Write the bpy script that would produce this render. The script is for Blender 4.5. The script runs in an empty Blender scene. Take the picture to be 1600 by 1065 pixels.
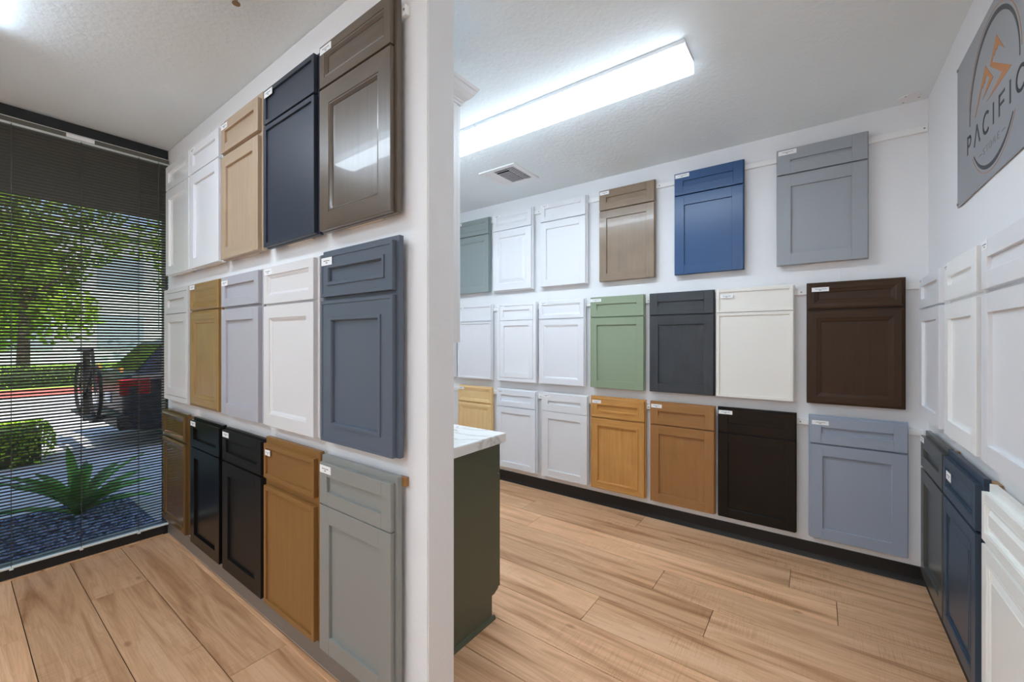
import bpy, bmesh, math, random
from mathutils import Vector, Matrix
R = math.radians
random.seed(7)
sc = bpy.context.scene
col = sc.collection

# ------------------------------------------------------------------ camera, sky, sun, exposure
cam_d = bpy.data.cameras.new('camera')
cam_d.sensor_width = 36.0
cam_d.lens = 650.0 / 1600.0 * 36.0
cam_d.shift_y = -1.67 / 1600.0
cam_d.clip_start = 0.02
cam_d.clip_end = 300
cam = bpy.data.objects.new('camera', cam_d)
cam.location = (0, 0, 1.3846)
cam.rotation_euler = (R(90), 0, R(36.3165))
col.objects.link(cam)
sc.camera = cam

world = bpy.data.worlds.new('world')
sc.world = world
world.use_nodes = True
wn = world.node_tree
bgn = wn.nodes['Background']
sky = wn.nodes.new('ShaderNodeTexSky')
sky.sky_type = 'NISHITA'
sky.sun_disc = False
sky.sun_elevation = R(58)
sky.sun_rotation = R(80)
wn.links.new(sky.outputs[0], bgn.inputs[0])
bgn.inputs[1].default_value = 0.19

sun_d = bpy.data.lights.new('sun', 'SUN')
sun_d.energy = 3.3
sun_d.angle = R(0.6)
sun_d.color = (1.0, 0.95, 0.86)
sun = bpy.data.objects.new('sun', sun_d)
sun.rotation_euler = Vector((-math.cos(R(58)) * 0.96, -math.cos(R(58)) * 0.28, -math.sin(R(58)))).to_track_quat('-Z', 'Y').to_euler()
sun.location = (6, 3, 12)
col.objects.link(sun)

LAMP = 9.6           # strength of the fluorescent lenses
sc.view_settings.view_transform = 'Standard'
sc.view_settings.look = 'None'
sc.view_settings.gamma = 1.0
sc.view_settings.use_curve_mapping = False
sc.view_settings.exposure = 1.80
try:
    sc.cycles.max_bounces = 10
    sc.cycles.diffuse_bounces = 6
    sc.cycles.transparent_max_bounces = 24
    sc.cycles.sample_clamp_indirect = 6.0
    sc.cycles.use_denoising = True
except Exception:
    pass

# ------------------------------------------------------------------ plan of the place (metres)
H = 2.74
XW, XR = -3.768, 0.50          # window wall, right wall
YP, YP2 = 0.945, 1.070         # partition faces
XPE = -1.040                   # end of the partition
YB = 3.266                     # back wall
YN = -6.4                      # wall behind the camera

# ------------------------------------------------------------------ materials
def lin(c):
    r = []
    for v in c:
        v = v / 255.0
        r.append(v / 12.92 if v <= 0.04045 else ((v + 0.055) / 1.055) ** 2.4)
    return r

def col4(c, k=1.0):
    return tuple(min(0.93, v * k) for v in lin(c)) + (1.0,)

def nmat(name):
    m = bpy.data.materials.new(name)
    m.use_nodes = True
    nt = m.node_tree
    b = nt.nodes['Principled BSDF']
    return m, nt, b

def N(nt, kind, **kw):
    n = nt.nodes.new(kind)
    for k, v in kw.items():
        setattr(n, k, v)
    return n

def bump(nt, b, scale, strength, dist=0.002, detail=3.0, coord='Object', vec=None):
    tc = N(nt, 'ShaderNodeTexCoord')
    no = N(nt, 'ShaderNodeTexNoise')
    no.inputs['Scale'].default_value = scale
    no.inputs['Detail'].default_value = detail
    nt.links.new(vec if vec else tc.outputs[coord], no.inputs['Vector'])
    bp = N(nt, 'ShaderNodeBump')
    bp.inputs['Strength'].default_value = strength
    bp.inputs['Distance'].default_value = dist
    nt.links.new(no.outputs[0], bp.inputs['Height'])
    nt.links.new(bp.outputs[0], b.inputs['Normal'])

def paint(name, c, rough=0.42, k=1.25, spec=0.5, bmp=0.012, coat=0.0):
    m, nt, b = nmat(name)
    b.inputs['Base Color'].default_value = col4(c, k)
    b.inputs['Roughness'].default_value = rough
    b.inputs['Specular IOR Level'].default_value = spec
    b.inputs['Coat Weight'].default_value = coat
    if bmp:
        bump(nt, b, 60, bmp, 0.001)
    return m

def metal(name, c, rough=0.35, metallic=1.0):
    m, nt, b = nmat(name)
    b.inputs['Base Color'].default_value = col4(c)
    b.inputs['Metallic'].default_value = metallic
    b.inputs['Roughness'].default_value = rough
    return m

def emit(name, c, s):
    m, nt, b = nmat(name)
    b.inputs['Base Color'].default_value = (0.8, 0.8, 0.8, 1)
    b.inputs['Emission Color'].default_value = col4(c)
    b.inputs['Emission Strength'].default_value = s
    return m

def wood(name, dark, light, axis='Z', rough=0.38, k=1.2, grain=1.0, mottled=0.0, coat=0.0, spec=0.5):
    """stained timber, grain along the given local axis"""
    m, nt, b = nmat(name)
    tc = N(nt, 'ShaderNodeTexCoord')
    oi = N(nt, 'ShaderNodeObjectInfo')
    mul = N(nt, 'ShaderNodeMath', operation='MULTIPLY')
    mul.inputs[1].default_value = 37.0
    nt.links.new(oi.outputs['Random'], mul.inputs[0])
    add = N(nt, 'ShaderNodeVectorMath', operation='ADD')
    nt.links.new(tc.outputs['Object'], add.inputs[0])
    nt.links.new(mul.outputs[0], add.inputs[1])
    mp = N(nt, 'ShaderNodeMapping')
    s = {'Z': (55, 55, 2.6), 'X': (2.6, 55, 55)}[axis]
    mp.inputs['Scale'].default_value = [v * grain for v in s]
    nt.links.new(add.outputs[0], mp.inputs['Vector'])
    n1 = N(nt, 'ShaderNodeTexNoise')
    n1.inputs['Scale'].default_value = 1.0
    n1.inputs['Detail'].default_value = 6.0
    n1.inputs['Distortion'].default_value = 0.6
    nt.links.new(mp.outputs[0], n1.inputs['Vector'])
    n2 = N(nt, 'ShaderNodeTexNoise')
    n2.inputs['Scale'].default_value = 7.0
    n2.inputs['Detail'].default_value = 3.0
    nt.links.new(add.outputs[0], n2.inputs['Vector'])
    mx = N(nt, 'ShaderNodeMix')
    mx.data_type = 'FLOAT'
    mx.inputs[0].default_value = 0.35 + mottled
    nt.links.new(n1.outputs[0], mx.inputs[2])
    nt.links.new(n2.outputs[0], mx.inputs[3])
    cr = N(nt, 'ShaderNodeValToRGB')
    cr.color_ramp.elements[0].position = 0.22
    cr.color_ramp.elements[0].color = col4(dark, k)
    cr.color_ramp.elements[1].position = 0.78
    cr.color_ramp.elements[1].color = col4(light, k)
    nt.links.new(mx.outputs[0], cr.inputs[0])
    nt.links.new(cr.outputs[0], b.inputs['Base Color'])
    b.inputs['Roughness'].default_value = rough
    b.inputs['Coat Weight'].default_value = coat
    b.inputs['Specular IOR Level'].default_value = spec
    bp = N(nt, 'ShaderNodeBump')
    bp.inputs['Strength'].default_value = 0.05
    bp.inputs['Distance'].default_value = 0.0006
    nt.links.new(n1.outputs[0], bp.inputs['Height'])
    nt.links.new(bp.outputs[0], b.inputs['Normal'])
    return m

def wall_mat(name, c, scale, strength, k=1.0, dist=0.004):
    m, nt, b = nmat(name)
    b.inputs['Base Color'].default_value = col4(c, k)
    b.inputs['Roughness'].default_value = 0.75
    b.inputs['Specular IOR Level'].default_value = 0.25
    bump(nt, b, scale, strength, dist, 2.0)
    return m

M = {}
M['wall'] = wall_mat('wall_paint', (240, 240, 241), 55, 0.30)
M['wall_smooth'] = wall_mat('wall_paint_smooth', (240, 240, 241), 70, 0.10)
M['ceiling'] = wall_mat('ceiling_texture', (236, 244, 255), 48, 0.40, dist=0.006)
M['black_base'] = paint('black_vinyl_base', (26, 26, 27), 0.45, 1.0)
M['grey_base'] = paint('grey_vinyl_base', (128, 122, 116), 0.28, 1.0, bmp=0.0)
M['rail'] = paint('rail_white', (226, 226, 224), 0.5, 1.2)
M['screw'] = metal('screw_steel', (150, 148, 144), 0.5, 0.3)
M['dark'] = paint('dark_gap', (30, 26, 22), 0.8, 1.0)
M['sticker'] = paint('sticker_paper', (240, 240, 238), 0.6, 1.1, bmp=0)
M['ink'] = paint('ink_grey', (120, 122, 128), 0.7, 1.0, bmp=0)
M['cleat'] = wood('cleat_wood', (120, 85, 45), (165, 120, 70), 'X')
M['spacer'] = wood('spacer_wood', (190, 172, 148), (222, 208, 188), 'X')
M['white_metal'] = paint('white_enamel', (228, 228, 230), 0.35, 1.1, bmp=0)
M['white_plastic'] = paint('white_plastic', (230, 230, 232), 0.4, 1.1, bmp=0)
M['frame_black'] = paint('frame_black', (34, 37, 39), 0.4, 1.0, bmp=0)

# ------------------------------------------------------------------ mesh helpers
def tag(o, label=None, cat=None, group=None, kind=None):
    if label: o['label'] = label
    if cat: o['category'] = cat
    if group: o['group'] = group
    if kind: o['kind'] = kind
    return o

def empty(name, loc=(0, 0, 0), rz=0.0):
    o = bpy.data.objects.new(name, None)
    o.location = loc
    o.rotation_euler = (0, 0, rz)
    o.empty_display_size = 0.05
    col.objects.link(o)
    return o

def link(name, me, mat=None, parent=None, smooth=False):
    o = bpy.data.objects.new(name, me)
    if mat and not me.materials:
        me.materials.append(mat)
    col.objects.link(o)
    if parent: o.parent = parent
    if smooth:
        for p in me.polygons: p.use_smooth = True
    return o

def mesh_from(name, V, F):
    me = bpy.data.meshes.new(name)
    me.from_pydata([tuple(v) for v in V], [], [tuple(f) for f in F])
    me.update()
    return me

def box_vf(x0, x1, y0, y1, z0, z1):
    V = [(x0, y0, z0), (x1, y0, z0), (x1, y1, z0), (x0, y1, z0), (x0, y0, z1), (x1, y0, z1), (x1, y1, z1), (x0, y1, z1)]
    F = [(3, 2, 1, 0), (4, 5, 6, 7), (0, 1, 5, 4), (1, 2, 6, 5), (2, 3, 7, 6), (3, 0, 4, 7)]
    return V, F

class MB:
    """collects shapes for ONE mesh object"""
    def __init__(s):
        s.V = []; s.F = []
    def add(s, V, F):
        o = len(s.V)
        s.V += [tuple(v) for v in V]
        s.F += [tuple(i + o for i in f) for f in F]
        return s
    def box(s, *a):
        return s.add(*box_vf(*a))
    def tube(s, p, q, r, r2=None, n=10, caps=True):
        p, q = Vector(p), Vector(q)
        r2 = r if r2 is None else r2
        d = (q - p).normalized()
        a = d.orthogonal().normalized(); b = d.cross(a)
        V = []
        for c, rr in ((p, r), (q, r2)):
            for i in range(n):
                t = 2 * math.pi * i / n
                V.append(c + a * (rr * math.cos(t)) + b * (rr * math.sin(t)))
        F = [(i, (i + 1) % n, n + (i + 1) % n, n + i) for i in range(n)]
        if caps:
            F += [tuple(range(n - 1, -1, -1)), tuple(range(n, 2 * n))]
        return s.add(V, F)
    def torus(s, c, R_, r, ax='Y', n=28, m=8, a0=0, a1=2 * math.pi):
        V = []; F = []
        full = abs(a1 - a0 - 2 * math.pi) < 1e-6
        k = n if full else n + 1
        for i in range(k):
            t = a0 + (a1 - a0) * i / n
            for j in range(m):
                u = 2 * math.pi * j / m
                rr = R_ + r * math.cos(u)
                p = (rr * math.cos(t), r * math.sin(u), rr * math.sin(t))
                if ax == 'X': p = (p[1], p[0], p[2])
                if ax == 'Z': p = (p[0], p[2], p[1])
                V.append((c[0] + p[0], c[1] + p[1], c[2] + p[2]))
        for i in range(n):
            for j in range(m):
                i2 = (i + 1) % k
                F.append((i * m + j, i * m + (j + 1) % m, i2 * m + (j + 1) % m, i2 * m + j))
        return s.add(V, F)
    def prism(s, pts, a0, a1, ax='X'):
        """polygon pts in the two other axes, extruded a0..a1 along ax"""
        n = len(pts)
        def P(u, v, a):
            return {'X': (a, u, v), 'Y': (u, a, v), 'Z': (u, v, a)}[ax]
        V = [P(u, v, a0) for u, v in pts] + [P(u, v, a1) for u, v in pts]
        F = [(i, (i + 1) % n, n + (i + 1) % n, n + i) for i in range(n)]
        F += [tuple(range(n - 1, -1, -1)), tuple(range(n, 2 * n))]
        return s.add(V, F)
    def build(s, name, mat, parent=None, smooth=False, bevel=0.0, seg=1):
        me = mesh_from(name, s.V, s.F)
        bm = bmesh.new(); bm.from_mesh(me)
        bmesh.ops.recalc_face_normals(bm, faces=bm.faces)
        if bevel:
            es = [e for e in bm.edges if len(e.link_faces) == 2 and e.calc_face_angle(0) > 0.5]
            bmesh.ops.bevel(bm, geom=es, offset=bevel, segments=seg, affect='EDGES', clamp_overlap=True)
        bm.to_mesh(me); bm.free()
        return link(name, me, mat, parent, smooth)

def box(name, mat, parent, x0, x1, y0, y1, z0, z1, bevel=0.0, seg=1):
    return MB().box(x0, x1, y0, y1, z0, z1).build(name, mat, parent, bevel=bevel, seg=seg)

# ------------------------------------------------------------------ the setting: floor of planks
def floor_mat():
    m, nt, b = nmat('floor_plank_wood')
    tc = N(nt, 'ShaderNodeTexCoord')
    oi = N(nt, 'ShaderNodeObjectInfo')
    comb = N(nt, 'ShaderNodeCombineXYZ')
    ml = N(nt, 'ShaderNodeMath', operation='MULTIPLY'); ml.inputs[1].default_value = 53.0
    ml2 = N(nt, 'ShaderNodeMath', operation='MULTIPLY'); ml2.inputs[1].default_value = 91.0
    nt.links.new(oi.outputs['Random'], ml.inputs[0]); nt.links.new(oi.outputs['Random'], ml2.inputs[0])
    nt.links.new(ml.outputs[0], comb.inputs[0]); nt.links.new(ml2.outputs[0], comb.inputs[1])
    add = N(nt, 'ShaderNodeVectorMath', operation='ADD')
    nt.links.new(tc.outputs['Object'], add.inputs[0]); nt.links.new(comb.outputs[0], add.inputs[1])
    # long soft figure
    mp = N(nt, 'ShaderNodeMapping'); mp.inputs['Scale'].default_value = (0.60, 8.0, 1)
    nt.links.new(add.outputs[0], mp.inputs['Vector'])
    n1 = N(nt, 'ShaderNodeTexNoise'); n1.inputs['Scale'].default_value = 1.6; n1.inputs['Detail'].default_value = 5; n1.inputs['Distortion'].default_value = 1.0
    nt.links.new(mp.outputs[0], n1.inputs['Vector'])
    # cathedral lines: bands of the figure
    mu = N(nt, 'ShaderNodeMath', operation='MULTIPLY'); mu.inputs[1].default_value = 26.0
    nt.links.new(n1.outputs[0], mu.inputs[0])
    sn = N(nt, 'ShaderNodeMath', operation='SINE'); nt.links.new(mu.outputs[0], sn.inputs[0])
    # fine fibres
    mp2 = N(nt, 'ShaderNodeMapping'); mp2.inputs['Scale'].default_value = (5, 160, 1)
    nt.links.new(add.outputs[0], mp2.inputs['Vector'])
    n2 = N(nt, 'ShaderNodeTexNoise'); n2.inputs['Scale'].default_value = 1.0; n2.inputs['Detail'].default_value = 3
    nt.links.new(mp2.outputs[0], n2.inputs['Vector'])
    # cross saw marks
    mp3 = N(nt, 'ShaderNodeMapping'); mp3.inputs['Scale'].default_value = (210, 7, 1)
    nt.links.new(add.outputs[0], mp3.inputs['Vector'])
    n3 = N(nt, 'ShaderNodeTexNoise'); n3.inputs['Scale'].default_value = 1.0; n3.inputs['Detail'].default_value = 2
    nt.links.new(mp3.outputs[0], n3.inputs['Vector'])
    n4 = N(nt, 'ShaderNodeTexNoise'); n4.inputs['Scale'].default_value = 2.3
    nt.links.new(add.outputs[0], n4.inputs['Vector'])
    cr = N(nt, 'ShaderNodeValToRGB')
    e = cr.color_ramp.elements
    e[0].position = 0.30; e[0].color = col4((164, 119, 84), 1.42)
    e[1].position = 0.72; e[1].color = col4((216, 176, 140), 1.34)
    x = e.new(0.5); x.color = col4((203, 160, 123), 1.42)
    nt.links.new(n1.outputs[0], cr.inputs[0])
    def mixc(fac, a, bcol, mode='MULTIPLY'):
        mx = N(nt, 'ShaderNodeMix'); mx.data_type = 'RGBA'; mx.blend_type = mode
        if isinstance(fac, float): mx.inputs[0].default_value = fac
        else: nt.links.new(fac, mx.inputs[0])
        nt.links.new(a, mx.inputs[6])
        if isinstance(bcol, tuple): mx.inputs[7].default_value = bcol
        else: nt.links.new(bcol, mx.inputs[7])
        return mx.outputs[2]
    def rng(v, a, b_, c, d):
        mr = N(nt, 'ShaderNodeMapRange')
        for i, q in enumerate((a, b_, c, d)): mr.inputs[i + 1].default_value = q
        nt.links.new(v, mr.inputs[0]); return mr.outputs[0]
    c1 = mixc(rng(sn.outputs[0], 0.55, 1.0, 0.0, 0.32), cr.outputs[0], (0.70, 0.60, 0.50, 1))
    c2 = mixc(rng(n2.outputs[0], 0.45, 0.75, 0.0, 0.45), c1, (0.72, 0.64, 0.55, 1))
    saw = N(nt, 'ShaderNodeMath', operation='MULTIPLY')
    nt.links.new(rng(n3.outputs[0], 0.48, 0.68, 0.0, 0.8), saw.inputs[0])
    nt.links.new(rng(n4.outputs[0], 0.45, 0.65, 0.0, 1.0), saw.inputs[1])
    c3 = mixc(saw.outputs[0], c2, (0.78, 0.72, 0.66, 1))
    # knots
    vo = N(nt, 'ShaderNodeTexVoronoi'); vo.inputs['Scale'].default_value = 1.0
    mp4 = N(nt, 'ShaderNodeMapping'); mp4.inputs['Scale'].default_value = (2.6, 5.2, 1)
    nt.links.new(add.outputs[0], mp4.inputs['Vector']); nt.links.new(mp4.outputs[0], vo.inputs['Vector'])
    c4 = mixc(rng(vo.outputs['Distance'], 0.03, 0.085, 0.6, 0.0), c3, (0.48, 0.36, 0.27, 1))
    # plank to plank tone
    hs = N(nt, 'ShaderNodeHueSaturation')
    nt.links.new(rng(oi.outputs['Random'], 0, 1, 0.84, 1.08), hs.inputs['Value'])
    nt.links.new(c4, hs.inputs['Color'])
    nt.links.new(hs.outputs[0], b.inputs['Base Color'])
    b.inputs['Roughness'].default_value = 0.48
    b.inputs['Specular IOR Level'].default_value = 0.35
    bp = N(nt, 'ShaderNodeBump'); bp.inputs['Strength'].default_value = 0.12; bp.inputs['Distance'].default_value = 0.001
    nt.links.new(n2.outputs[0], bp.inputs['Height']); nt.links.new(bp.outputs[0], b.inputs['Normal'])
    return m

M['plank'] = floor_mat()
fl = box('floor', M['dark'], None, XW - 0.15, XR + 0.1, YN - 0.1, YB + 0.1, -0.12, -0.006)
tag(fl, 'light oak plank floor running through both display areas', kind='structure')
PW, PL = 0.234, 1.83
OFF = {-1: -2.98, 0: -2.06, 1: -3.113, 2: -1.95, 3: -2.7, 4: -2.3, 5: 0.2, 6: -0.2, 7: -0.947, 8: -0.432, 9: -0.742, 10: 0.08, 11: -0.13, 12: -1.09}
pk = int(math.floor((YN - 0.222) / PW))
plank_meshes = {}
while 0.222 + pk * PW < YB - 0.002:
    y0 = 0.222 + pk * PW; y1 = min(y0 + PW, YB); y0 = max(y0, YN)
    off = OFF.get(pk, random.uniform(-3.5, -1.7))
    x = off - 4 * PL
    while x < XR:
        a, bb = max(x, XW), min(x + PL, XR)
        if bb - a > 0.01:
            key = (round(bb - a, 3), round(y1 - y0, 3))
            if key not in plank_meshes:
                lx, ly = (bb - a) / 2 - 0.0012, (y1 - y0) / 2 - 0.0017
                t = MB().box(-lx, lx, -ly, ly, -0.008, 0.0).build('plank', M['plank'], None, bevel=0.0010)
                plank_meshes[key] = t.data
                o = t
            else:
                o = bpy.data.objects.new('plank', plank_meshes[key]); col.objects.link(o)
            o.location = ((a + bb) / 2, (y0 + y1) / 2, 0)
            o.parent = fl
        x += PL
    pk += 1

# ------------------------------------------------------------------ walls, ceiling, base trims
ce = box('ceiling', M['ceiling'], None, XW - 0.15, XR + 0.15, YN - 0.15, YB + 0.15, H, H + 0.22)
tag(ce, 'white textured ceiling', kind='structure')
w = box('wall_back', M['wall_smooth'], None, XW - 0.15, XR + 0.15, YB, YB + 0.12, -0.1, H); tag(w, 'white back wall hung with three rows of door samples', kind='structure')
w = box('wall_right', M['wall_smooth'], None, XR, XR + 0.12, YN - 0.1, YB, -0.1, H); tag(w, 'white right wall with the silver sign', kind='structure')
w = box('wall_rear', M['wall_smooth'], None, XW - 0.15, XR + 0.12, YN - 0.12, YN, -0.1, H); tag(w, 'white wall behind the viewer', kind='structure')
w = box('wall_partition', M['wall'], None, XW, XPE, YP, YP2, -0.02, H, bevel=0.004, seg=2); tag(w, 'white partition wall with orange peel texture and a free end', kind='structure')
YWN = -1.55    # window runs from here to the partition
w = box('wall_left', M['wall_smooth'], None, XW - 0.12, XW, YN, YWN, -0.1, H); tag(w, 'white wall beside the window', kind='structure')
w = box('wall_left_rear', M['wall_smooth'], None, XW - 0.12, XW, YP2, YB, -0.1, H); tag(w, 'white side wall of the inner display area', kind='structure')

bbk = MB().prism([(YB, 0.0), (YB - 0.012, 0.0), (YB - 0.008, 0.012), (YB - 0.004, 0.030), (YB - 0.004, 0.099), (YB - 0.002, 0.102), (YB, 0.102)], XW, XR - 0.003, 'X').build('baseboard_back', M['black_base'])
tag(bbk, 'black vinyl baseboard along the back wall', kind='structure')
bbr = MB().prism([(XR, 0.0), (XR - 0.012, 0.0), (XR - 0.008, 0.012), (XR - 0.004, 0.030), (XR - 0.004, 0.099), (XR - 0.002, 0.102), (XR, 0.102)], YN, YB - 0.013, 'Y').build('baseboard_right', M['black_base'])
tag(bbr, 'black vinyl baseboard along the right wall', kind='structure')
bbp = MB().prism([(YP, 0.008), (YP - 0.004, 0.008), (YP - 0.004, 0.098), (YP - 0.002, 0.101), (YP, 0.101)], XW + 0.0, XPE - 0.001, 'X').build('baseboard_partition', M['grey_base'])
tag(bbp, 'glossy grey vinyl baseboard along the partition', kind='structure')
tr = box('trim_1', M['plank'], None, XW + 0.02, XPE - 0.02, YP - 0.028, YP - 0.008, 0.0, 0.004, bevel=0.001)
tag(tr, 'narrow wood floor strip along the partition', kind='structure')

# ------------------------------------------------------------------ window, glass and blind
M['glass'] = None
def glass_mat(name, tint, refl=0.5):
    m = bpy.data.materials.new(name); m.use_nodes = True
    nt = m.node_tree; nt.nodes.clear()
    out = N(nt, 'ShaderNodeOutputMaterial'); mx = N(nt, 'ShaderNodeMixShader')
    tr_ = N(nt, 'ShaderNodeBsdfTransparent'); tr_.inputs[0].default_value = tint
    gl = N(nt, 'ShaderNodeBsdfGlossy'); gl.inputs['Roughness'].default_value = 0.02
    fr = N(nt, 'ShaderNodeFresnel'); fr.inputs[0].default_value = 1.45
    mu = N(nt, 'ShaderNodeMath', operation='MULTIPLY'); mu.inputs[1].default_value = refl
    nt.links.new(fr.outputs[0], mu.inputs[0]); nt.links.new(mu.outputs[0], mx.inputs[0])
    nt.links.new(tr_.outputs[0], mx.inputs[1]); nt.links.new(gl.outputs[0], mx.inputs[2])
    nt.links.new(mx.outputs[0], out.inputs[0])
    return m
M['glass'] = glass_mat('window_glass', (0.93, 0.95, 0.96, 1))
wi = empty('window_1', (XW, (YWN + YP) / 2, 0)); tag(wi, 'full height window in a black frame', kind='structure')
wy0, wy1 = YWN - (YWN + YP) / 2, YP - (YWN + YP) / 2
def wbox(n, m, x0, x1, y0, y1, z0, z1, bv=0.002):
    return box(n, m, wi, x0, x1, y0, y1, z0, z1, bevel=bv)
wbox('head_frame', M['frame_black'], -0.09, 0.012, wy0, wy1 - 0.001, 2.672, H - 0.001)
wbox('sill_frame', M['frame_black'], -0.09, 0.012, wy0, wy1 - 0.001, 0.0, 0.072)
wbox('jamb', M['frame_black'], -0.09, 0.004, wy1 - 0.014, wy1 - 0.001, 0.072, 2.672)
wbox('jamb', M['frame_black'], -0.09, 0.004, wy0, wy0 + 0.05, 0.072, 2.672)
wbox('pane', M['glass'], -0.075, -0.069, wy0 + 0.04, wy1 - 0.010, 0.06, 2.69, 0)
st = box('trim_2', M['plank'], None, XW + 0.012, XW + 0.034, YWN, YP - 0.03, 0.0, 0.006, bevel=0.002)
tag(st, 'narrow wood floor strip below the window', kind='structure')

M['slat'] = paint('blind_slat', (92, 88, 80), 0.38, 1.0, bmp=0)
M['headrail'] = paint('blind_headrail', (96, 94, 84), 0.4, 1.0, bmp=0)
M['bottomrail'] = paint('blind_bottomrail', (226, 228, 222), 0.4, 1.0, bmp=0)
M['cord'] = paint('blind_cord', (70, 70, 64), 0.6, 1.0, bmp=0)
BX = XW + 0.045
bl = empty('window_blind', (BX, (YWN + YP) / 2, 0.06))
tag(bl, 'dark bronze slatted window blind, slats tilted half open, beside the partition', 'window blind')
by0, by1 = YWN + 0.03 - (YWN + YP) / 2, YP - 0.008 - (YWN + YP) / 2
zb = -0.06
box('headrail', M['headrail'], bl, -0.014, 0.014, by0, by1, 2.628 + zb, 2.655 + zb, bevel=0.002)
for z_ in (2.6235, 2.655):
    box('headrail_glint', M['bottomrail'], bl, -0.014, 0.0175, by0, by1, z_ + zb, z_ + 0.0028 + zb, bevel=0.0006)  # pale strips stand in for bright lines of daylight along the headrail
box('headrail_label', M['sticker'], bl, 0.0141, 0.0146, 0.436 - (YWN + YP) / 2, 0.560 - (YWN + YP) / 2, 2.6295 + zb, 2.653 + zb)
box('bottom_rail', M['bottomrail'], bl, -0.012, 0.012, by0, by1, 0.076 + zb, 0.088 + zb, bevel=0.003)
sw, tilt = 0.0225, R(36)
V = []; F = []
for j, yy in enumerate((by0, by1)):
    for i in range(5):
        u = -0.5 + i / 4
        cx = u * sw; cz = 0.0016 * (1 - (2 * u) ** 2)
        # room edge high, street edge low
        V.append((cx * math.cos(tilt) - cz * math.sin(tilt), yy, cx * math.sin(tilt) + cz * math.cos(tilt)))
F = [(i, i + 1, i + 6, i + 5) for i in range(4)]
slat_me = mesh_from('slat', V, F)
slat_me.materials.append(M['slat'])
for p in slat_me.polygons: p.use_smooth = True
nsl, z0s, z1s = 133, 0.103, 2.604
for i in range(nsl):
    o = bpy.data.objects.new('slat', slat_me); col.objects.link(o)
    o.parent = bl; o.location = (0, 0, z0s + (z1s - z0s) * i / (nsl - 1) + zb)
for yy in (-1.25, -0.75, -0.15, 0.221, 0.502, 0.776):
    yl = yy - (YWN + YP) / 2
    mb = MB()
    for sx in (-0.0105, 0.0105):
        mb.box(sx - 0.0007, sx + 0.0007, yl - 0.0012, yl + 0.0012, 0.085 + zb, 2.63 + zb)
    mb.build('ladder_cord', M['cord'], bl)
    box('cord_clip', M['bottomrail'], bl, 0.006, 0.016, yl - 0.008, yl + 0.008, 0.070 + zb, 0.077 + zb, bevel=0.001)
yl = 0.878 - (YWN + YP) / 2
MB().tube((0.022, yl, 2.615 + zb), (0.022, yl, 1.45 + zb), 0.0022, n=8).tube((0.014, yl, 2.628 + zb), (0.022, yl, 2.612 + zb), 0.002, n=6).build('tilt_wand', M['cord'], bl)

# ------------------------------------------------------------------ cabinet door samples
WT = 0.058      # how far a front stands off the wall
def ring_vf(x0, x1, z0, z1, prof):
    """mitred ring; prof = [(inset, y)...]"""
    V = []; F = []
    for d, y in prof:
        V += [(x0 + d, y, z0 + d), (x1 - d, y, z0 + d), (x1 - d, y, z1 - d), (x0 + d, y, z1 - d)]
    for k in range(len(prof) - 1):
        for i in range(4):
            j = (i + 1) % 4
            F.append((4 * k + i, 4 * k + j, 4 * k + 4 + j, 4 * k + 4 + i))
    return V, F

def mitre_piece(x0, x1, z0, z1, side, prof):
    """one mitred frame member (side 0 bottom, 1 right, 2 top, 3 left)"""
    V = []; F = []
    for d, y in prof:
        C = [(x0 + d, y, z0 + d), (x1 - d, y, z0 + d), (x1 - d, y, z1 - d), (x0 + d, y, z1 - d)]
        V += [C[side], C[(side + 1) % 4]]
    n = len(prof)
    for k in range(n - 1):
        F.append((2 * k, 2 * k + 1, 2 * k + 3, 2 * k + 2))
    F.append((2 * n - 2, 2 * n - 1, 1, 0))
    F.append(tuple(2 * k for k in range(n))[::-1])
    F.append(tuple(2 * k + 1 for k in range(n)))
    return V, F

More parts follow.
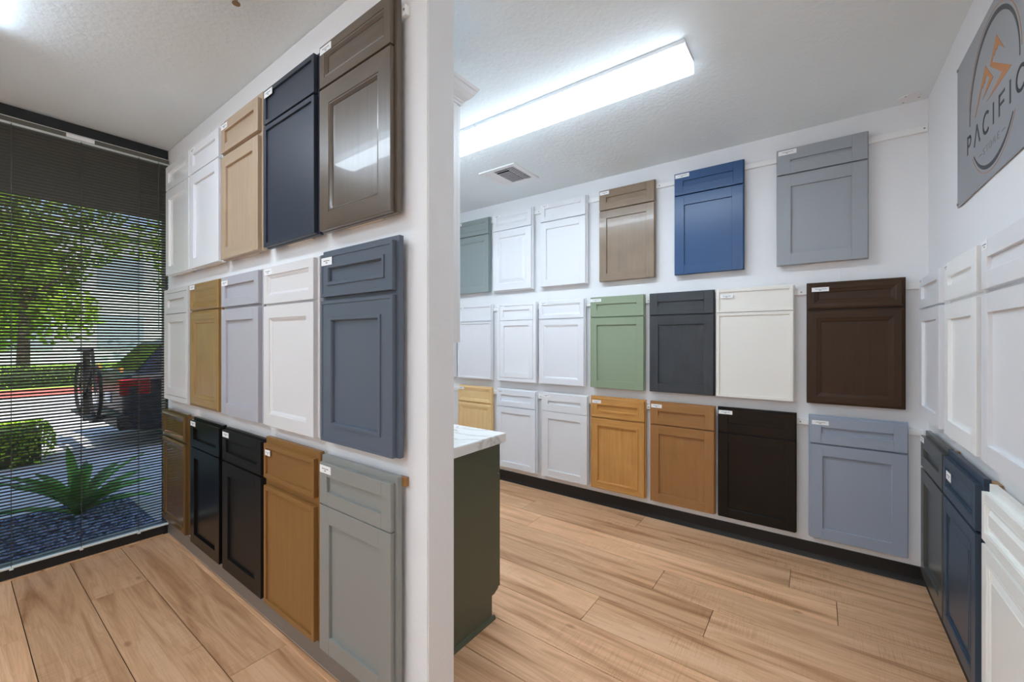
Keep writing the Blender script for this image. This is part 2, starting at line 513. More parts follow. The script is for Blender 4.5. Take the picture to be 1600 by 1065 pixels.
def front(name, parent, mats, x0, x1, z0, z1, style, fw):
    """a door or a drawer front: recessed panel (the part) framed by stiles and rails (sub-parts)"""
    mv, mh = mats
    yb, yf = -0.039, -WT
    horiz = (x1 - x0) > (z1 - z0)
    pm = mh if horiz else mv
    if style in ('mould', 'mitre', 'bead', 'step'):
        if style == 'mould':
            prof = [(0, yb), (0, yf + 0.0015), (0.0015, yf), (fw - 0.016, yf), (fw - 0.014, yf + 0.0025), (fw - 0.008, yf + 0.0015), (fw - 0.003, yf + 0.006), (fw, yf + 0.009), (fw, yb)]
        elif style == 'step':
            prof = [(0, yb), (0, yf + 0.0015), (0.0015, yf), (fw - 0.015, yf), (fw - 0.0145, yf + 0.004), (fw - 0.009, yf + 0.0045), (fw, yf + 0.009), (fw, yb)]
        elif style == 'mitre':
            prof = [(0, yb), (0, yf + 0.006), (0.004, yf + 0.003), (0.014, yf), (fw - 0.026, yf + 0.001), (fw - 0.020, yf + 0.004), (fw - 0.006, yf + 0.007), (fw, yf + 0.011), (fw, yb)]
        else:
            prof = [(0, yb), (0, yf + 0.0010), (0.001, yf), (0.012, yf), (0.013, yf + 0.003), (fw - 0.016, yf + 0.003), (fw - 0.015, yf - 0.002), (fw - 0.004, yf - 0.002), (fw - 0.001, yf + 0.004), (fw, yf + 0.012), (fw, yb)]
        panel_y = yf + (0.0105 if style != 'bead' else 0.0125)
        p = box(name, pm, parent, x0 + fw - 0.004, x1 - fw + 0.004, panel_y, yb - 0.0005, z0 + fw - 0.004, z1 - fw + 0.004)
        for sd in range(4):
            V, F = mitre_piece(x0, x1, z0, z1, sd, prof)
            MB().add(V, F).build('rail' if sd in (0, 2) else 'stile', mh if sd in (0, 2) else mv, p)
        return p
    if style == 'slab':
        return box(name, pm, parent, x0, x1, yf, yb, z0, z1, bevel=0.0015)
    rec = 0.0120 if style == 'shaker' else 0.0085
    if style == 'raised':
        q0 = fw
        V, F = ring_vf(x0, x1, z0, z1, [(q0 - 0.004, yf + 0.0115), (q0 + 0.010, yf + 0.0115), (q0 + 0.012, yf + 0.0105), (q0 + (0.034 if not horiz else 0.022), yf + 0.0035), (q0 + (0.036 if not horiz else 0.024), yf + 0.002)])
        n = len(V)
        F.append((n - 4, n - 3, n - 2, n - 1))
        p = MB().add(V, F).build(name, pm, parent)
        inn = MB().add(*ring_vf(x0 + fw - 0.010, x1 - fw + 0.010, z0 + fw - 0.010, z1 - fw + 0.010, [(0, yf - 0.0004), (0.001, yf - 0.0012), (0.005, yf - 0.0012), (0.0075, yf + 0.003), (0.0115, yf + 0.006), (0.0125, yf + 0.012)]))
        inn.build('moulding', mv, p)
    else:
        p = box(name, pm, parent, x0 + fw - 0.004, x1 - fw + 0.004, yf + rec, yb - 0.0005, z0 + fw - 0.004, z1 - fw + 0.004)
    bv = 0.0012
    for a, b_ in ((x0, x0 + fw), (x1 - fw, x1)):
        box('stile', mv, p, a, b_, yf, yb, z0, z1, bevel=bv)
    for a, b_ in ((z0, z0 + fw), (z1 - fw, z1)):
        box('rail', mh, p, x0 + fw - 0.0002, x1 - fw + 0.0002, yf + 0.0001, yb, a, b_, bevel=bv * 0.6)
    return p

def sample(wall, pos, z0, z1, mats, style, label, dstyle=None, fw=0.060, dfw=None, gap=0.010, dh=0.160, top=0.006, sides=0.005,
           width=0.450, sticker=(0.006, 0.008), ssize=(0.080, 0.027), cleat_out=0.0, inset=False, frame_mats=None, bot=0.002):
    """wall: P, B (facing -Y) or R (facing -X); pos = centre along the wall"""
    if not isinstance(mats, tuple): mats = (mats, mats)
    group = {'P': 'door samples on the partition wall', 'B': 'door samples on the back wall', 'R': 'door samples on the right wall'}[wall]
    loc = {'P': (pos, YP, z0), 'B': (pos, YB, z0), 'R': (XR, pos, z0)}[wall]
    s = empty('cabinet_door_sample', loc, -math.pi / 2 if wall == 'R' else 0.0)
    tag(s, label, 'door sample', group)
    fmats = frame_mats or mats
    hw, h = width / 2, z1 - z0
    dfw = dfw or min(fw, 0.046)
    dstyle = dstyle or style
    if inset:
        yf, yb, b_ = -WT, -0.020, 0.030
        fr = box('face_frame', fmats[0], s, -hw, hw, -0.036, yb, 0, h)
        for a, c in ((-hw, -hw + b_), (hw - b_, hw)):
            box('stile', fmats[0], fr, a, c, yf, -0.036, 0, h, bevel=0.001)
        for a, c in ((0, b_), (h - b_ * 0.85, h)):
            box('rail', fmats[1], fr, -hw + b_, hw - b_, yf, -0.036, a, c, bevel=0.0006)
        zt = h - b_ * 0.85 - 0.003
        x0, x1 = -hw + b_ + 0.003, hw - b_ - 0.003
        d = front('drawer_front', s, mats, x0, x1, zt - 0.135, zt, dstyle, dfw)
        front('door', s, mats, x0, x1, b_ + 0.003, zt - 0.135 - 0.004, style, fw)
    else:
        box('face_frame', fmats[0], s, -hw - sides, hw + sides, -0.0388, -0.020, -bot, h + top, bevel=0.001)
        front('drawer_front', s, mats, -hw, hw, h - dh, h, dstyle, dfw)
        front('door', s, mats, -hw, hw, 0, h - dh - gap, style, fw)
    # cleat behind the top, spacer behind the bottom
    box('cleat', M['cleat'], s, -hw + 0.03, hw - 0.01, -0.020, -0.004, h - 0.020, h - 0.004)
    if cleat_out:
        box('cleat_end', M['cleat'], s, hw - 0.01, hw + cleat_out, -0.020, -0.004, h - 0.014, h + top - 0.006)
    box('spacer', M['spacer'], s, -hw + 0.13, hw - 0.10, -0.020, -0.0005, 0.0, 0.035)
    if sticker:
        a, b_ = sticker
        sx0, sz1 = -hw + a, h - b_
        so = box('label_sticker', M['sticker'], s, sx0, sx0 + ssize[0], -WT - 0.0009, -WT + 0.0006, sz1 - ssize[1], sz1)
        pr = MB()
        rr = random.Random(int(pos * 1000) + int(z0 * 100))
        x = sx0 + ssize[0] * 0.22
        while x < sx0 + ssize[0] * 0.78:
            l = rr.uniform(0.004, 0.010)
            pr.box(x, x + l, -WT - 0.0012, -WT - 0.0007, sz1 - ssize[1] * 0.48, sz1 - ssize[1] * 0.36); x += l + 0.0025
        x = sx0 + ssize[0] * 0.42
        pr.box(x, x + 0.012, -WT - 0.0012, -WT - 0.0007, sz1 - ssize[1] * 0.74, sz1 - ssize[1] * 0.62)
        pr.build('print', M['ink'], so)
    return s

def W2(name, dark, light, **kw):
    return (wood(name + '_vertical', dark, light, 'Z', **kw), wood(name + '_horizontal', dark, light, 'X', **kw))

white = paint('paint_white', (234, 234, 236), 0.38, 1.0)
white2 = paint('paint_bright_white', (239, 239, 242), 0.34, 1.0)
PT, PM_, PB = (1.820, 2.555), (0.985, 1.722), (0.150, 0.898)
BT, BM_, BB = (1.868, 2.613), (0.990, 1.736), (0.154, 0.905)
RM, RB = (0.980, 1.712), (0.150, 0.880)

# partition, top row
sample('P', -3.357, *PT, paint('gloss_greige', (226, 223, 222), 0.12, coat=0.4, bmp=0), 'shaker', 'glossy cream white door sample nearest the window, top row of the partition', top=0.004, sticker=None, gap=0.006)
sample('P', -2.884, *PT, white2, 'shaker', 'plain white door sample between the glossy cream and tan wood ones, top partition row', gap=0.006)
sample('P', -2.396, *PT, W2('tan_maple', (162, 139, 114), (183, 162, 139)), 'shaker', 'light tan wood shaker door sample in the top row of the partition', top=0.030, gap=0.022, sides=0.012)
sample('P', -1.880, *PT, paint('ink_navy', (52, 58, 71), 0.42, 1.0), 'slim', 'dark ink navy door sample with thin edge frame, top row of the partition', fw=0.020, dfw=0.020, gap=0.009, sides=0.010, ssize=(0.080, 0.030))
sample('P', -1.386, *PT, W2('taupe_stain', (82, 72, 62), (103, 92, 80), rough=0.28, coat=0.2), 'mould', 'dark taupe stained door sample with satin sheen nearest the partition end, top row', dstyle='mould', fw=0.082, dfw=0.05, gap=0.008, dh=0.166, sides=0.012)
# partition, middle row
sample('P', -3.382, *PM_, paint('inset_offwhite', (200, 198, 197), 0.30), 'shaker', 'pale off-white inset door sample against the window, middle row of the partition', inset=True, sticker=None, fw=0.052, dfw=0.040, width=0.470)
sample('P', -2.895, *PM_, W2('walnut_tan', (129, 98, 54), (159, 128, 78), rough=0.30), 'mitre', 'brown wood door sample with mitred moulded frame, middle row of the partition', fw=0.075, dfw=0.045, gap=0.007, sides=0.010, sticker=(0.012, 0.006))
sample('P', -2.392, *PM_, paint('soft_grey', (168, 167, 174), 0.40), 'shaker', 'soft light grey shaker door sample in the middle row of the partition', gap=0.014, sides=0.010, sticker=(0.004, 0.020))
sample('P', -1.883, *PM_, paint('warm_white', (206, 204, 204), 0.42), 'step', 'warm white door sample with stepped inner moulding, middle row of the partition', fw=0.072, dfw=0.052, gap=0.010, sides=0.014, dh=0.170)
sample('P', -1.377, *PM_, paint('slate_blue', (91, 100, 113), 0.40, 1.05), 'bead', 'slate blue-grey door sample with raised beaded frame, middle row of the partition', fw=0.080, dfw=0.060, gap=0.016, top=0.018, sides=0.014, dh=0.168, sticker=(0.008, 0.014), ssize=(0.075, 0.030))
# partition, bottom row
sample('P', -3.440, *PB, W2('amber_brown', (81, 58, 28), (103, 76, 40), rough=0.24, coat=0.15), 'mitre', 'glossy amber brown door sample against the window, bottom row of the partition', fw=0.065, dfw=0.042, sticker=None, gap=0.010, top=0.012, dh=0.165)
sample('P', -2.875, *PB, paint('gloss_black', (22, 21, 20), 0.24, 1.0, spec=0.3), 'shaker', 'glossy black shaker door sample in the bottom row of the partition', gap=0.006, top=0.014)
sample('P', -2.370, *PB, paint('charcoal_black', (27, 25, 25), 0.45, 1.0, spec=0.3), 'shaker', 'matte charcoal black shaker door sample in the bottom row of the partition', fw=0.070, gap=0.010, top=0.010, width=0.465)
sample('P', -1.881, *PB, W2('honey_slim', (124, 86, 43), (140, 102, 57), rough=0.36), 'slim', 'honey wood door sample with thin edge frame, bottom row of the partition', fw=0.022, dfw=0.020, gap=0.036, top=0.028, sides=0.016, sticker=(0.016, 0.026), ssize=(0.050, 0.026))
sample('P', -1.385, *PB, paint('warm_grey', (138, 139, 134), 0.40, 1.1), 'shaker', 'warm grey shaker door sample nearest the partition end, bottom row', fw=0.068, dfw=0.052, gap=0.004, top=0.022, sides=0.014, sticker=(0.004, 0.010), ssize=(0.078, 0.030), cleat_out=0.028, dh=0.165)

# back wall, top row
sample('B', -2.876, *BT, paint('sage_teal', (132, 142, 140), 0.36), 'mould', 'sage teal door sample at the left end of the top back row', fw=0.066, dfw=0.046)
sample('B', -2.365, *BT, white2, 'raised', 'white raised-panel door sample beside the sage teal one', fw=0.066, dfw=0.040, sides=0.012, bot=0.010)
sample('B', -1.812, *BT, white, 'shaker', 'plain white shaker door sample in the top back row beside the grey-brown one', sides=0.010)
sample('B', -1.235, *BT, W2('driftwood', (119, 100, 81), (142, 121, 100), rough=0.24, mottled=0.2, coat=0.2), 'shaker', 'grey-brown stained wood door sample in the top back row', fw=0.062, dfw=0.060)
sample('B', -0.634, *BT, paint('royal_blue', (44, 79, 123), 0.28, 1.1), 'shaker', 'deep blue shaker door sample in the top row of the back wall', fw=0.068, dfw=0.060, ssize=(0.098, 0.027))
sample('B', 0.012, *BT, paint('mid_grey', (144, 148, 152), 0.42), 'shaker', 'medium grey shaker door sample at the right end of the top back row', fw=0.074, dfw=0.072, ssize=(0.098, 0.028))
# back wall, middle row
sample('B', -3.345, *BM_, white, 'shaker', 'white door sample mostly hidden behind the upper cabinet, middle back row')
sample('B', -2.847, *BM_, white2, 'slim', 'white thin-framed door sample at the visible left end of the middle back row', fw=0.018, dfw=0.018)
sample('B', -2.314, *BM_, paint('inset_white', (222, 222, 224), 0.4), 'shaker', 'off-white inset shaker door sample in the middle back row', inset=True, fw=0.048, dfw=0.038)
sample('B', -1.828, *BM_, white2, 'step', 'white door sample with stepped moulding left of the sage green one', fw=0.066, dfw=0.046, sides=0.008)
sample('B', -1.316, *BM_, paint('leaf_green', (132, 145, 120), 0.36), 'shaker', 'sage green shaker door sample in the middle of the back wall', fw=0.058, dfw=0.056, ssize=(0.098, 0.025), sticker=(0.0, 0.010))
sample('B', -0.819, *BM_, W2('ebony_stain', (47, 49, 52), (67, 70, 74), k=1.05, mottled=0.25, rough=0.42), 'shaker', 'mottled charcoal stained door sample in the middle back row', fw=0.066, dfw=0.062, sticker=None)
sample('B', -0.351, *BM_, paint('bone_cream', (218, 214, 206), 0.45), 'slim', 'bone cream thin-framed door sample in the middle back row', fw=0.020, dfw=0.020, sticker=(0.026, 0.036), gap=0.004)
sample('B', 0.1725, *BM_, W2('espresso_brown', (54, 35, 21), (68, 46, 29), k=1.05, rough=0.40, spec=0.3), 'mitre', 'dark espresso brown door sample with mitred frame, right end of the middle back row', fw=0.072, dfw=0.060, ssize=(0.086, 0.026), sticker=(0.022, 0.026))
# back wall, bottom row
sample('B', -2.843, *BB, W2('natural_birch', (217, 176, 120), (238, 204, 152)), 'mitre', 'pale natural birch door sample above the white worktop', fw=0.060, dfw=0.040)
sample('B', -2.320, *BB, paint('light_grey', (216, 219, 224), 0.4), 'shaker', 'light grey shaker door sample beside the birch one, bottom back row', fw=0.054, dfw=0.050, sides=0.010)
sample('B', -1.797, *BB, white, 'shaker', 'white shaker door sample in the bottom back row beside the honey oak one', fw=0.064, dfw=0.064, gap=0.003)
sample('B', -1.311, *BB, W2('honey_oak', (169, 118, 56), (203, 152, 91), grain=1.4), 'bead', 'honey oak door sample with beaded frame, bottom row of the back wall', fw=0.064, dfw=0.060, sides=0.008, top=0.012, sticker=(0.012, 0.020))
sample('B', -0.814, *BB, W2('nutmeg_maple', (138, 96, 55), (160, 114, 69)), 'shaker', 'nutmeg brown maple shaker door sample in the bottom back row', fw=0.064, dfw=0.060, top=0.010, sticker=(0.008, 0.010))
sample('B', -0.339, *BB, W2('black_espresso', (17, 14, 11), (22, 19, 16), k=1.0, rough=0.22, spec=0.3), 'shaker', 'glossy black-brown shaker door sample in the bottom back row', fw=0.062, dfw=0.062, top=0.012, sticker=(0.004, 0.010), ssize=(0.086, 0.026))
sample('B', 0.1835, *BB, paint('blue_grey', (141, 150, 164), 0.40), 'shaker', 'blue-grey shaker door sample at the right end of the bottom back row', fw=0.066, dfw=0.060, top=0.012, sticker=(0.012, 0.020), ssize=(0.084, 0.026))

# right wall
sample('R', 2.891, *RM, white2, 'shaker', 'white shaker door sample in the corner, upper row of the right wall', sides=0.006, sticker=(0.004, 0.004))
sample('R', 2.342, *RM, paint('oat_cream', (234, 228, 222), 0.42), 'shaker', 'cream shaker door sample in the middle of the upper right-wall row', gap=0.016, fw=0.064, dfw=0.062, sticker=(0.002, 0.004), ssize=(0.06, 0.03), cleat_out=0.02)
sample('R', 1.835, *RM, white, 'shaker', 'large-looking white shaker door sample nearest the viewer, upper right-wall row', gap=0.016, fw=0.062, dfw=0.058, sticker=(0.006, 0.002), ssize=(0.06, 0.03))
sample('R', 2.841, *RB, paint('graphite', (83, 84, 80), 0.26, 1.0), 'shaker', 'graphite grey door sample in the corner, lower row of the right wall', fw=0.066, dfw=0.060, top=0.026, sides=0.002, gap=0.012, cleat_out=0.016, sticker=(0.0, 0.004), width=0.465)
sample('R', 2.357, *RB, paint('slate_navy', (56, 71, 87), 0.36, 1.05), 'raised', 'slate navy raised-panel door sample in the lower row of the right wall', fw=0.060, dfw=0.040, top=0.026, sides=0.006, gap=0.012, cleat_out=0.050, sticker=(0.060, 0.050), ssize=(0.075, 0.035), width=0.462)
sample('R', 1.830, *RB, paint('antique_white', (233, 228, 219), 0.36), 'raised', 'antique white raised-panel door sample nearest the viewer, lower right-wall row', fw=0.056, dfw=0.036, top=0.026, gap=0.014, sticker=None)

# hanging rails
def hrail(p0, p1, z, wall, label, screws):
    """white batten the samples hang on"""
    if wall in 'PB':
        y = YP if wall == 'P' else YB
        r = box('hanging_rail', M['rail'], None, p0, p1, y - 0.019, y, z, z + 0.036, bevel=0.002)
        for x in screws:
            MB().tube((x, y - 0.0204, z + 0.018), (x, y - 0.018, z + 0.018), 0.0045, n=10).build('screw', M['screw'], r)
    else:
        r = box('hanging_rail', M['rail'], None, XR - 0.019, XR, p0, p1, z, z + 0.036, bevel=0.002)
        for x in screws:
            MB().tube((XR - 0.0204, x, z + 0.018), (XR - 0.018, x, z + 0.018), 0.0045, n=10).build('screw', M['screw'], r)
    tag(r, label, 'rail', 'white battens behind the door samples')
CL = 0.0005
hrail(XW + 0.02, XR - 0.003, 2.552, 'B', 'white batten behind the top row of the back wall', (-2.08, -0.98, 0.482))
hrail(XW + 0.02, XR - 0.022, 1.672, 'B', 'white batten behind the middle row of the back wall', (-2.07, -1.065, -0.085))
hrail(XW + 0.02, XR - 0.022, 0.843, 'B', 'white batten behind the bottom row of the back wall', (-2.06, -1.065, -0.09))
hrail(XW + 0.02, -1.130, 2.495, 'P', 'white batten behind the top row of the partition', (-1.139,))
hrail(XW + 0.02, -1.170, 1.660, 'P', 'white batten behind the middle row of the partition', ())
hrail(XW + 0.02, -1.170, 0.838, 'P', 'white batten behind the bottom row of the partition', ())
hrail(0.4, YB - 0.002, 1.650, 'R', 'white batten behind the upper row of the right wall', ())
hrail(0.4, YB - 0.002, 0.818, 'R', 'white batten behind the lower row of the right wall', (2.6,))

# ------------------------------------------------------------------ silver sign on the right wall
sg = empty('wall_sign', (XR, 2.620, 1.960), -math.pi / 2)
tag(sg, 'brushed silver wall sign with round mountain emblem and lettering, high on the right wall', 'sign')
SW, SH = 0.880, 0.605
def brushed():
    m, nt, b = nmat('brushed_silver')
    b.inputs['Base Color'].default_value = col4((178, 180, 184))
    b.inputs['Metallic'].default_value = 0.55
    b.inputs['Roughness'].default_value = 0.42
    tc = N(nt, 'ShaderNodeTexCoord'); mp = N(nt, 'ShaderNodeMapping'); mp.inputs['Scale'].default_value = (1.5, 1, 260)
    nt.links.new(tc.outputs['Object'], mp.inputs[0])
    bump(nt, b, 1.0, 0.05, 0.0006, 2.0, vec=mp.outputs[0])
    return m
M['silver'] = brushed()
M['sign_dark'] = paint('sign_charcoal', (54, 60, 64), 0.4, 1.0, bmp=0)
M['sign_copper'] = paint('sign_copper', (188, 124, 66), 0.4, 1.1, bmp=0)
M['sign_pale'] = paint('sign_pale', (150, 150, 152), 0.4, 1.0, bmp=0)
pl = box('plate', M['silver'], sg, 0, SW, -0.008, -0.004, 0, SH, bevel=0.0008)
for x, z in ((0.012, 0.012), (0.012, SH - 0.012), (SW - 0.012, 0.012), (SW - 0.012, SH - 0.012)):
    MB().tube((x, -0.0115, z), (x, -0.0005, z), 0.006, n=12).build('standoff_screw', M['screw'], sg)
YS0, YS1 = -0.0086, -0.0078
def flat(name, polys, mat, lay=0.0):
    mb = MB()
    for pts in polys:
        mb.prism(pts, YS0 - lay, YS1, 'Y')
    return mb.build(name, mat, pl)
def arc_poly(cx, cz, r, a0, a1, th, n=40):
    """crescent: th(t) is the thickness inward at 0..1"""
    out = []; inn = []
    for i in range(n + 1):
        t = i / n; a = R(a0 + (a1 - a0) * t)
        out.append((cx + r * math.cos(a), cz + r * math.sin(a)))
        q = r - th(t)
        inn.append((cx + q * math.cos(a), cz + q * math.sin(a)))
    return [[out[i], out[i + 1], inn[i + 1], inn[i]] for i in range(n)]
cx, cz = 0.443, 0.297
up = lambda t: 0.006 + 0.013 * math.sin(math.pi * max(0, 1 - t) ** 0.8) ** 1.2
flat('ring_arc', arc_poly(cx, cz, 0.260, -3, 184, up), M['sign_dark'])
flat('ring_arc', arc_poly(cx, cz, 0.260, 218, 322, lambda t: 0.006 + 0.010 * math.sin(math.pi * t)), M['sign_dark'])
flat('copper_line', arc_poly(cx, cz, 0.2735, 2, 170, lambda t: 0.0022), M['sign_copper'])
flat('copper_line', arc_poly(cx, cz, 0.2735, 216, 324, lambda t: 0.0022), M['sign_copper'])
flat('mountain', [[(0.379, 0.423), (0.251, 0.286), (0.262, 0.286), (0.344, 0.366), (0.352, 0.352), (0.366, 0.372), (0.372, 0.360), (0.389, 0.384), (0.400, 0.374), (0.424, 0.358), (0.350, 0.312), (0.462, 0.340)][::-1]], M['sign_copper'])
flat('mountain', [[(0.495, 0.468), (0.429, 0.394), (0.552, 0.311), (0.391, 0.284), (0.634, 0.290), (0.452, 0.397), (0.469, 0.416), (0.476, 0.404), (0.489, 0.425), (0.497, 0.412), (0.512, 0.424), (0.572, 0.379)]], M['sign_copper'])
def stroke(pts, w):
    """flat pen stroke as quads"""
    out = []
    for a, b_ in zip(pts[:-1], pts[1:]):
        dx, dz = b_[0] - a[0], b_[1] - a[1]
        l = math.hypot(dx, dz) or 1
        nx, nz = -dz / l * w / 2, dx / l * w / 2
        ex, ez = dx / l * w * 0.10, dz / l * w * 0.10
        out.append([(a[0] - ex + nx, a[1] - ez + nz), (a[0] - ex - nx, a[1] - ez - nz), (b_[0] + ex - nx, b_[1] + ez - nz), (b_[0] + ex + nx, b_[1] + ez + nz)])
    return out
def arcpts(cx, cz, rx, rz, a0, a1, n=14):
    return [(cx + rx * math.cos(R(a0 + (a1 - a0) * i / n)), cz + rz * math.sin(R(a0 + (a1 - a0) * i / n))) for i in range(n + 1)]
lz0, lz1, lw = 0.176, 0.248, 0.0115
lm = (lz0 + lz1) / 2; lh = (lz1 - lz0) / 2
def letter_c(x):
    return stroke(arcpts(x + 0.036, lm, 0.036, lh, 50, 310, 18), lw)
flat('letter_p', stroke([(0.156, lz0), (0.156, lz1)], lw) + stroke([(0.156, lz1 - 0.005), (0.178, lz1 - 0.005)] + arcpts(0.180, lz1 - 0.0235, 0.020, 0.0185, 90, -90, 10) + [(0.156, lz1 - 0.042)], lw * 0.85), M['sign_dark'])
flat('letter_a', stroke([(0.245, lz0), (0.2785, lz1)], lw) + stroke([(0.2785, lz1), (0.312, lz0)], lw), M['sign_dark'])
flat('letter_c', letter_c(0.352), M['sign_dark'])
flat('letter_i', stroke([(0.464, lz0), (0.464, lz1)], lw), M['sign_dark'])
flat('letter_f', stroke([(0.522, lz0), (0.522, lz1)], lw) + stroke([(0.522, lz1 - 0.005), (0.572, lz1 - 0.005)], lw * 0.85) + stroke([(0.522, lm - 0.001), (0.566, lm - 0.001)], lw * 0.85), M['sign_dark'])
flat('letter_i', stroke([(0.621, lz0), (0.621, lz1)], lw), M['sign_dark'])
flat('letter_c', letter_c(0.672), M['sign_dark'])
# small line with dashes
sz0, sz1, sw_ = 0.106, 0.128, 0.003
sm = (sz0 + sz1) / 2
cap = stroke([(0.306, sm), (0.335, sm)], sw_) + stroke([(0.545, sm), (0.574, sm)], sw_)
cap += stroke(arcpts(0.361, sz1 - 0.0055, 0.008, 0.0055, 20, 270, 10) + arcpts(0.361, sz0 + 0.0055, 0.008, 0.0055, 90, -160, 10), sw_)
cap += stroke([(0.384, sz1), (0.406, sz1)], sw_) + stroke([(0.395, sz1), (0.395, sz0)], sw_)
cap += stroke(arcpts(0.432, sm, 0.013, 0.011, 0, 360, 18), sw_)
cap += stroke([(0.462, sz0), (0.462, sz1), (0.482, sz0), (0.482, sz1)], sw_)
cap += stroke([(0.520, sz1), (0.504, sz1), (0.504, sz0), (0.520, sz0)], sw_) + stroke([(0.504, sm), (0.517, sm)], sw_)
flat('caption', cap, M['sign_pale'])

# ------------------------------------------------------------------ ceiling things
def cap_mat():
    m, nt, b = nmat('translucent_end_cap')
    b.inputs['Base Color'].default_value = (0.86, 0.86, 0.86, 1)
    b.inputs['Roughness'].default_value = 0.4
    tl = N(nt, 'ShaderNodeBsdfTranslucent'); tl.inputs[0].default_value = (0.85, 0.83, 0.82, 1)
    mx = N(nt, 'ShaderNodeMixShader'); mx.inputs[0].default_value = 0.04
    out = [q for q in nt.nodes if q.type == 'OUTPUT_MATERIAL'][0]
    nt.links.new(b.outputs[0], mx.inputs[1]); nt.links.new(tl.outputs[0], mx.inputs[2]); nt.links.new(mx.outputs[0], out.inputs[0])
    return m
M['cap'] = cap_mat()
def light_fixture(x0, x1, y0, label, dim_level=1.0):
    # fixtures dimmed (age < 1) to even out brightness across the room
    key = 'lens_%.2f' % dim_level
    if key not in M:
        M[key] = emit('fluorescent_' + key, (215, 232, 255), LAMP * dim_level)
        M[key + 's'] = emit('fluorescent_side_' + key, (215, 232, 255), LAMP * dim_level * 0.28)   # prismatic sides
    wd = 0.170
    o = empty('fluorescent_light', ((x0 + x1) / 2, y0 + wd / 2, H))
    tag(o, label, 'ceiling light', 'fluorescent wrap lights on the ceiling')
    hl, hw = (x1 - x0) / 2, wd / 2
    box('housing', M['white_metal'], o, -hl + 0.001, hl - 0.001, -hw - 0.003, hw + 0.003, -0.020, -0.0005, bevel=0.001)
    le = MB().prism([(-hw, -0.019), (-hw, -0.060), (-hw + 0.012, -0.072), (-0.02, -0.080), (0.02, -0.080), (hw - 0.012, -0.079), (hw, -0.070), (hw, -0.019)], -hl + 0.012, hl - 0.012, 'X').build('lens', M[key], o)
    le.data.materials.append(M[key + 's'])
    for p in le.data.polygons:
        if abs(p.normal.y) > 0.9: p.material_index = 1
    for s in (-1, 1):
        a, b_ = sorted((s * hl, s * (hl - 0.012)))
        MB().prism([(-hw - 0.002, 0.0), (-hw - 0.002, -0.062), (-hw + 0.012, -0.074), (-0.02, -0.082), (hw - 0.012, -0.081), (hw + 0.002, -0.072), (hw + 0.002, 0.0)], a, b_, 'X').build('end_cap', M['cap'], o)
    return o
light_fixture(-1.735, -0.482, 1.968, 'long white fluorescent ceiling light above the inner display area', 0.85)
light_fixture(-2.992, -1.739, 1.968, 'white fluorescent ceiling light half hidden behind the partition', 0.85)
light_fixture(-2.86, -1.607, -0.060, 'fluorescent ceiling light over the window bay, glowing at the upper left corner', 0.80)
light_fixture(-2.86, -1.607, -1.50, 'unseen fill light added on the ceiling behind the viewer on the window side', 0.80)  # from here down: unseen fixtures added behind the camera as flat fill
light_fixture(-1.30, -0.047, -1.50, 'unseen fill light added on the ceiling behind the viewer on the right-wall side, nearest one')
light_fixture(-1.30, -0.047, -2.94, 'unseen fill light added on the ceiling behind the viewer on the right-wall side, middle one')
light_fixture(-1.30, -0.047, -4.38, 'unseen fill light added on the ceiling behind the viewer on the right-wall side, farthest one')

ve = empty('ceiling_vent', (-2.048, 2.746, H)); tag(ve, 'square white ceiling air vent near the back wall', 'air vent')
a = 0.178
for nm, q in (('frame_side', (-a, a, -a, -a + 0.04)), ('frame_side', (-a, a, a - 0.04, a)), ('frame_side', (-a, -a + 0.04, -a + 0.04, a - 0.04)), ('frame_side', (a - 0.04, a, -a + 0.04, a - 0.04))):
    box(nm, M['white_metal'], ve, q[0], q[1], q[2], q[3], -0.009, 0.0, bevel=0.002)
box('duct_shade', M['dark'], ve, -a + 0.04, a - 0.04, -a + 0.04, a - 0.04, -0.0015, -0.0005)  # flat dark sheet, shade of the opening put into its colour
def vane(p, q, tiltdir):
    V = [Vector(p) + Vector((0, 0, -0.0085)), Vector(q) + Vector((0, 0, -0.0085))]
    t = Vector(tiltdir)
    V += [V[1] + t + Vector((0, 0, 0.006)), V[0] + t + Vector((0, 0, 0.006))]
    V2 = [v + Vector((0, 0, 0.0012)) for v in V]
    MB().add(V + V2, [(0, 1, 2, 3), (7, 6, 5, 4), (0, 4, 5, 1), (1, 5, 6, 2), (2, 6, 7, 3), (3, 7, 4, 0)]).build('vane', M['white_metal'], ve)
ii = a - 0.04
for k in range(4):      # vanes along Y at both sides, along X in the middle
    vane((ii - 0.004 - k * 0.018, -ii, 0), (ii - 0.004 - k * 0.018, ii, 0), (-0.0165, 0, 0))
    vane((-ii + 0.004 + k * 0.018, -ii, 0), (-ii + 0.004 + k * 0.018, ii, 0), (0.0165, 0, 0))
for k in range(2):
    vane((-ii + 0.078, -ii + 0.006 + k * 0.020, 0), (ii - 0.078, -ii + 0.006 + k * 0.020, 0), (0, 0.017, 0))
for k in range(9):
    vane((-ii + 0.078, -ii + 0.062 + k * 0.0235, 0), (ii - 0.078, -ii + 0.062 + k * 0.0235, 0), (0, 0.0205, 0))

cp = empty('ceiling_cover_plate', (0.413, 3.196, H)); tag(cp, 'round white ceiling cover plate in the back corner', 'cover plate')
bm = bmesh.new(); bmesh.ops.create_cone(bm, segments=40, radius1=0.050, radius2=0.052, depth=0.004, cap_ends=True, matrix=Matrix.Translation((0, 0, -0.002)))
me = bpy.data.meshes.new('disc'); bm.to_mesh(me); bm.free(); link('disc', me, M['white_metal'], cp)
for q in ((0.042, 0.014), (-0.02, -0.038), (-0.02, 0.038)):
    MB().tube((q[0], q[1], -0.0052), (q[0], q[1], -0.003), 0.004, n=10).build('screw', M['screw'], cp)

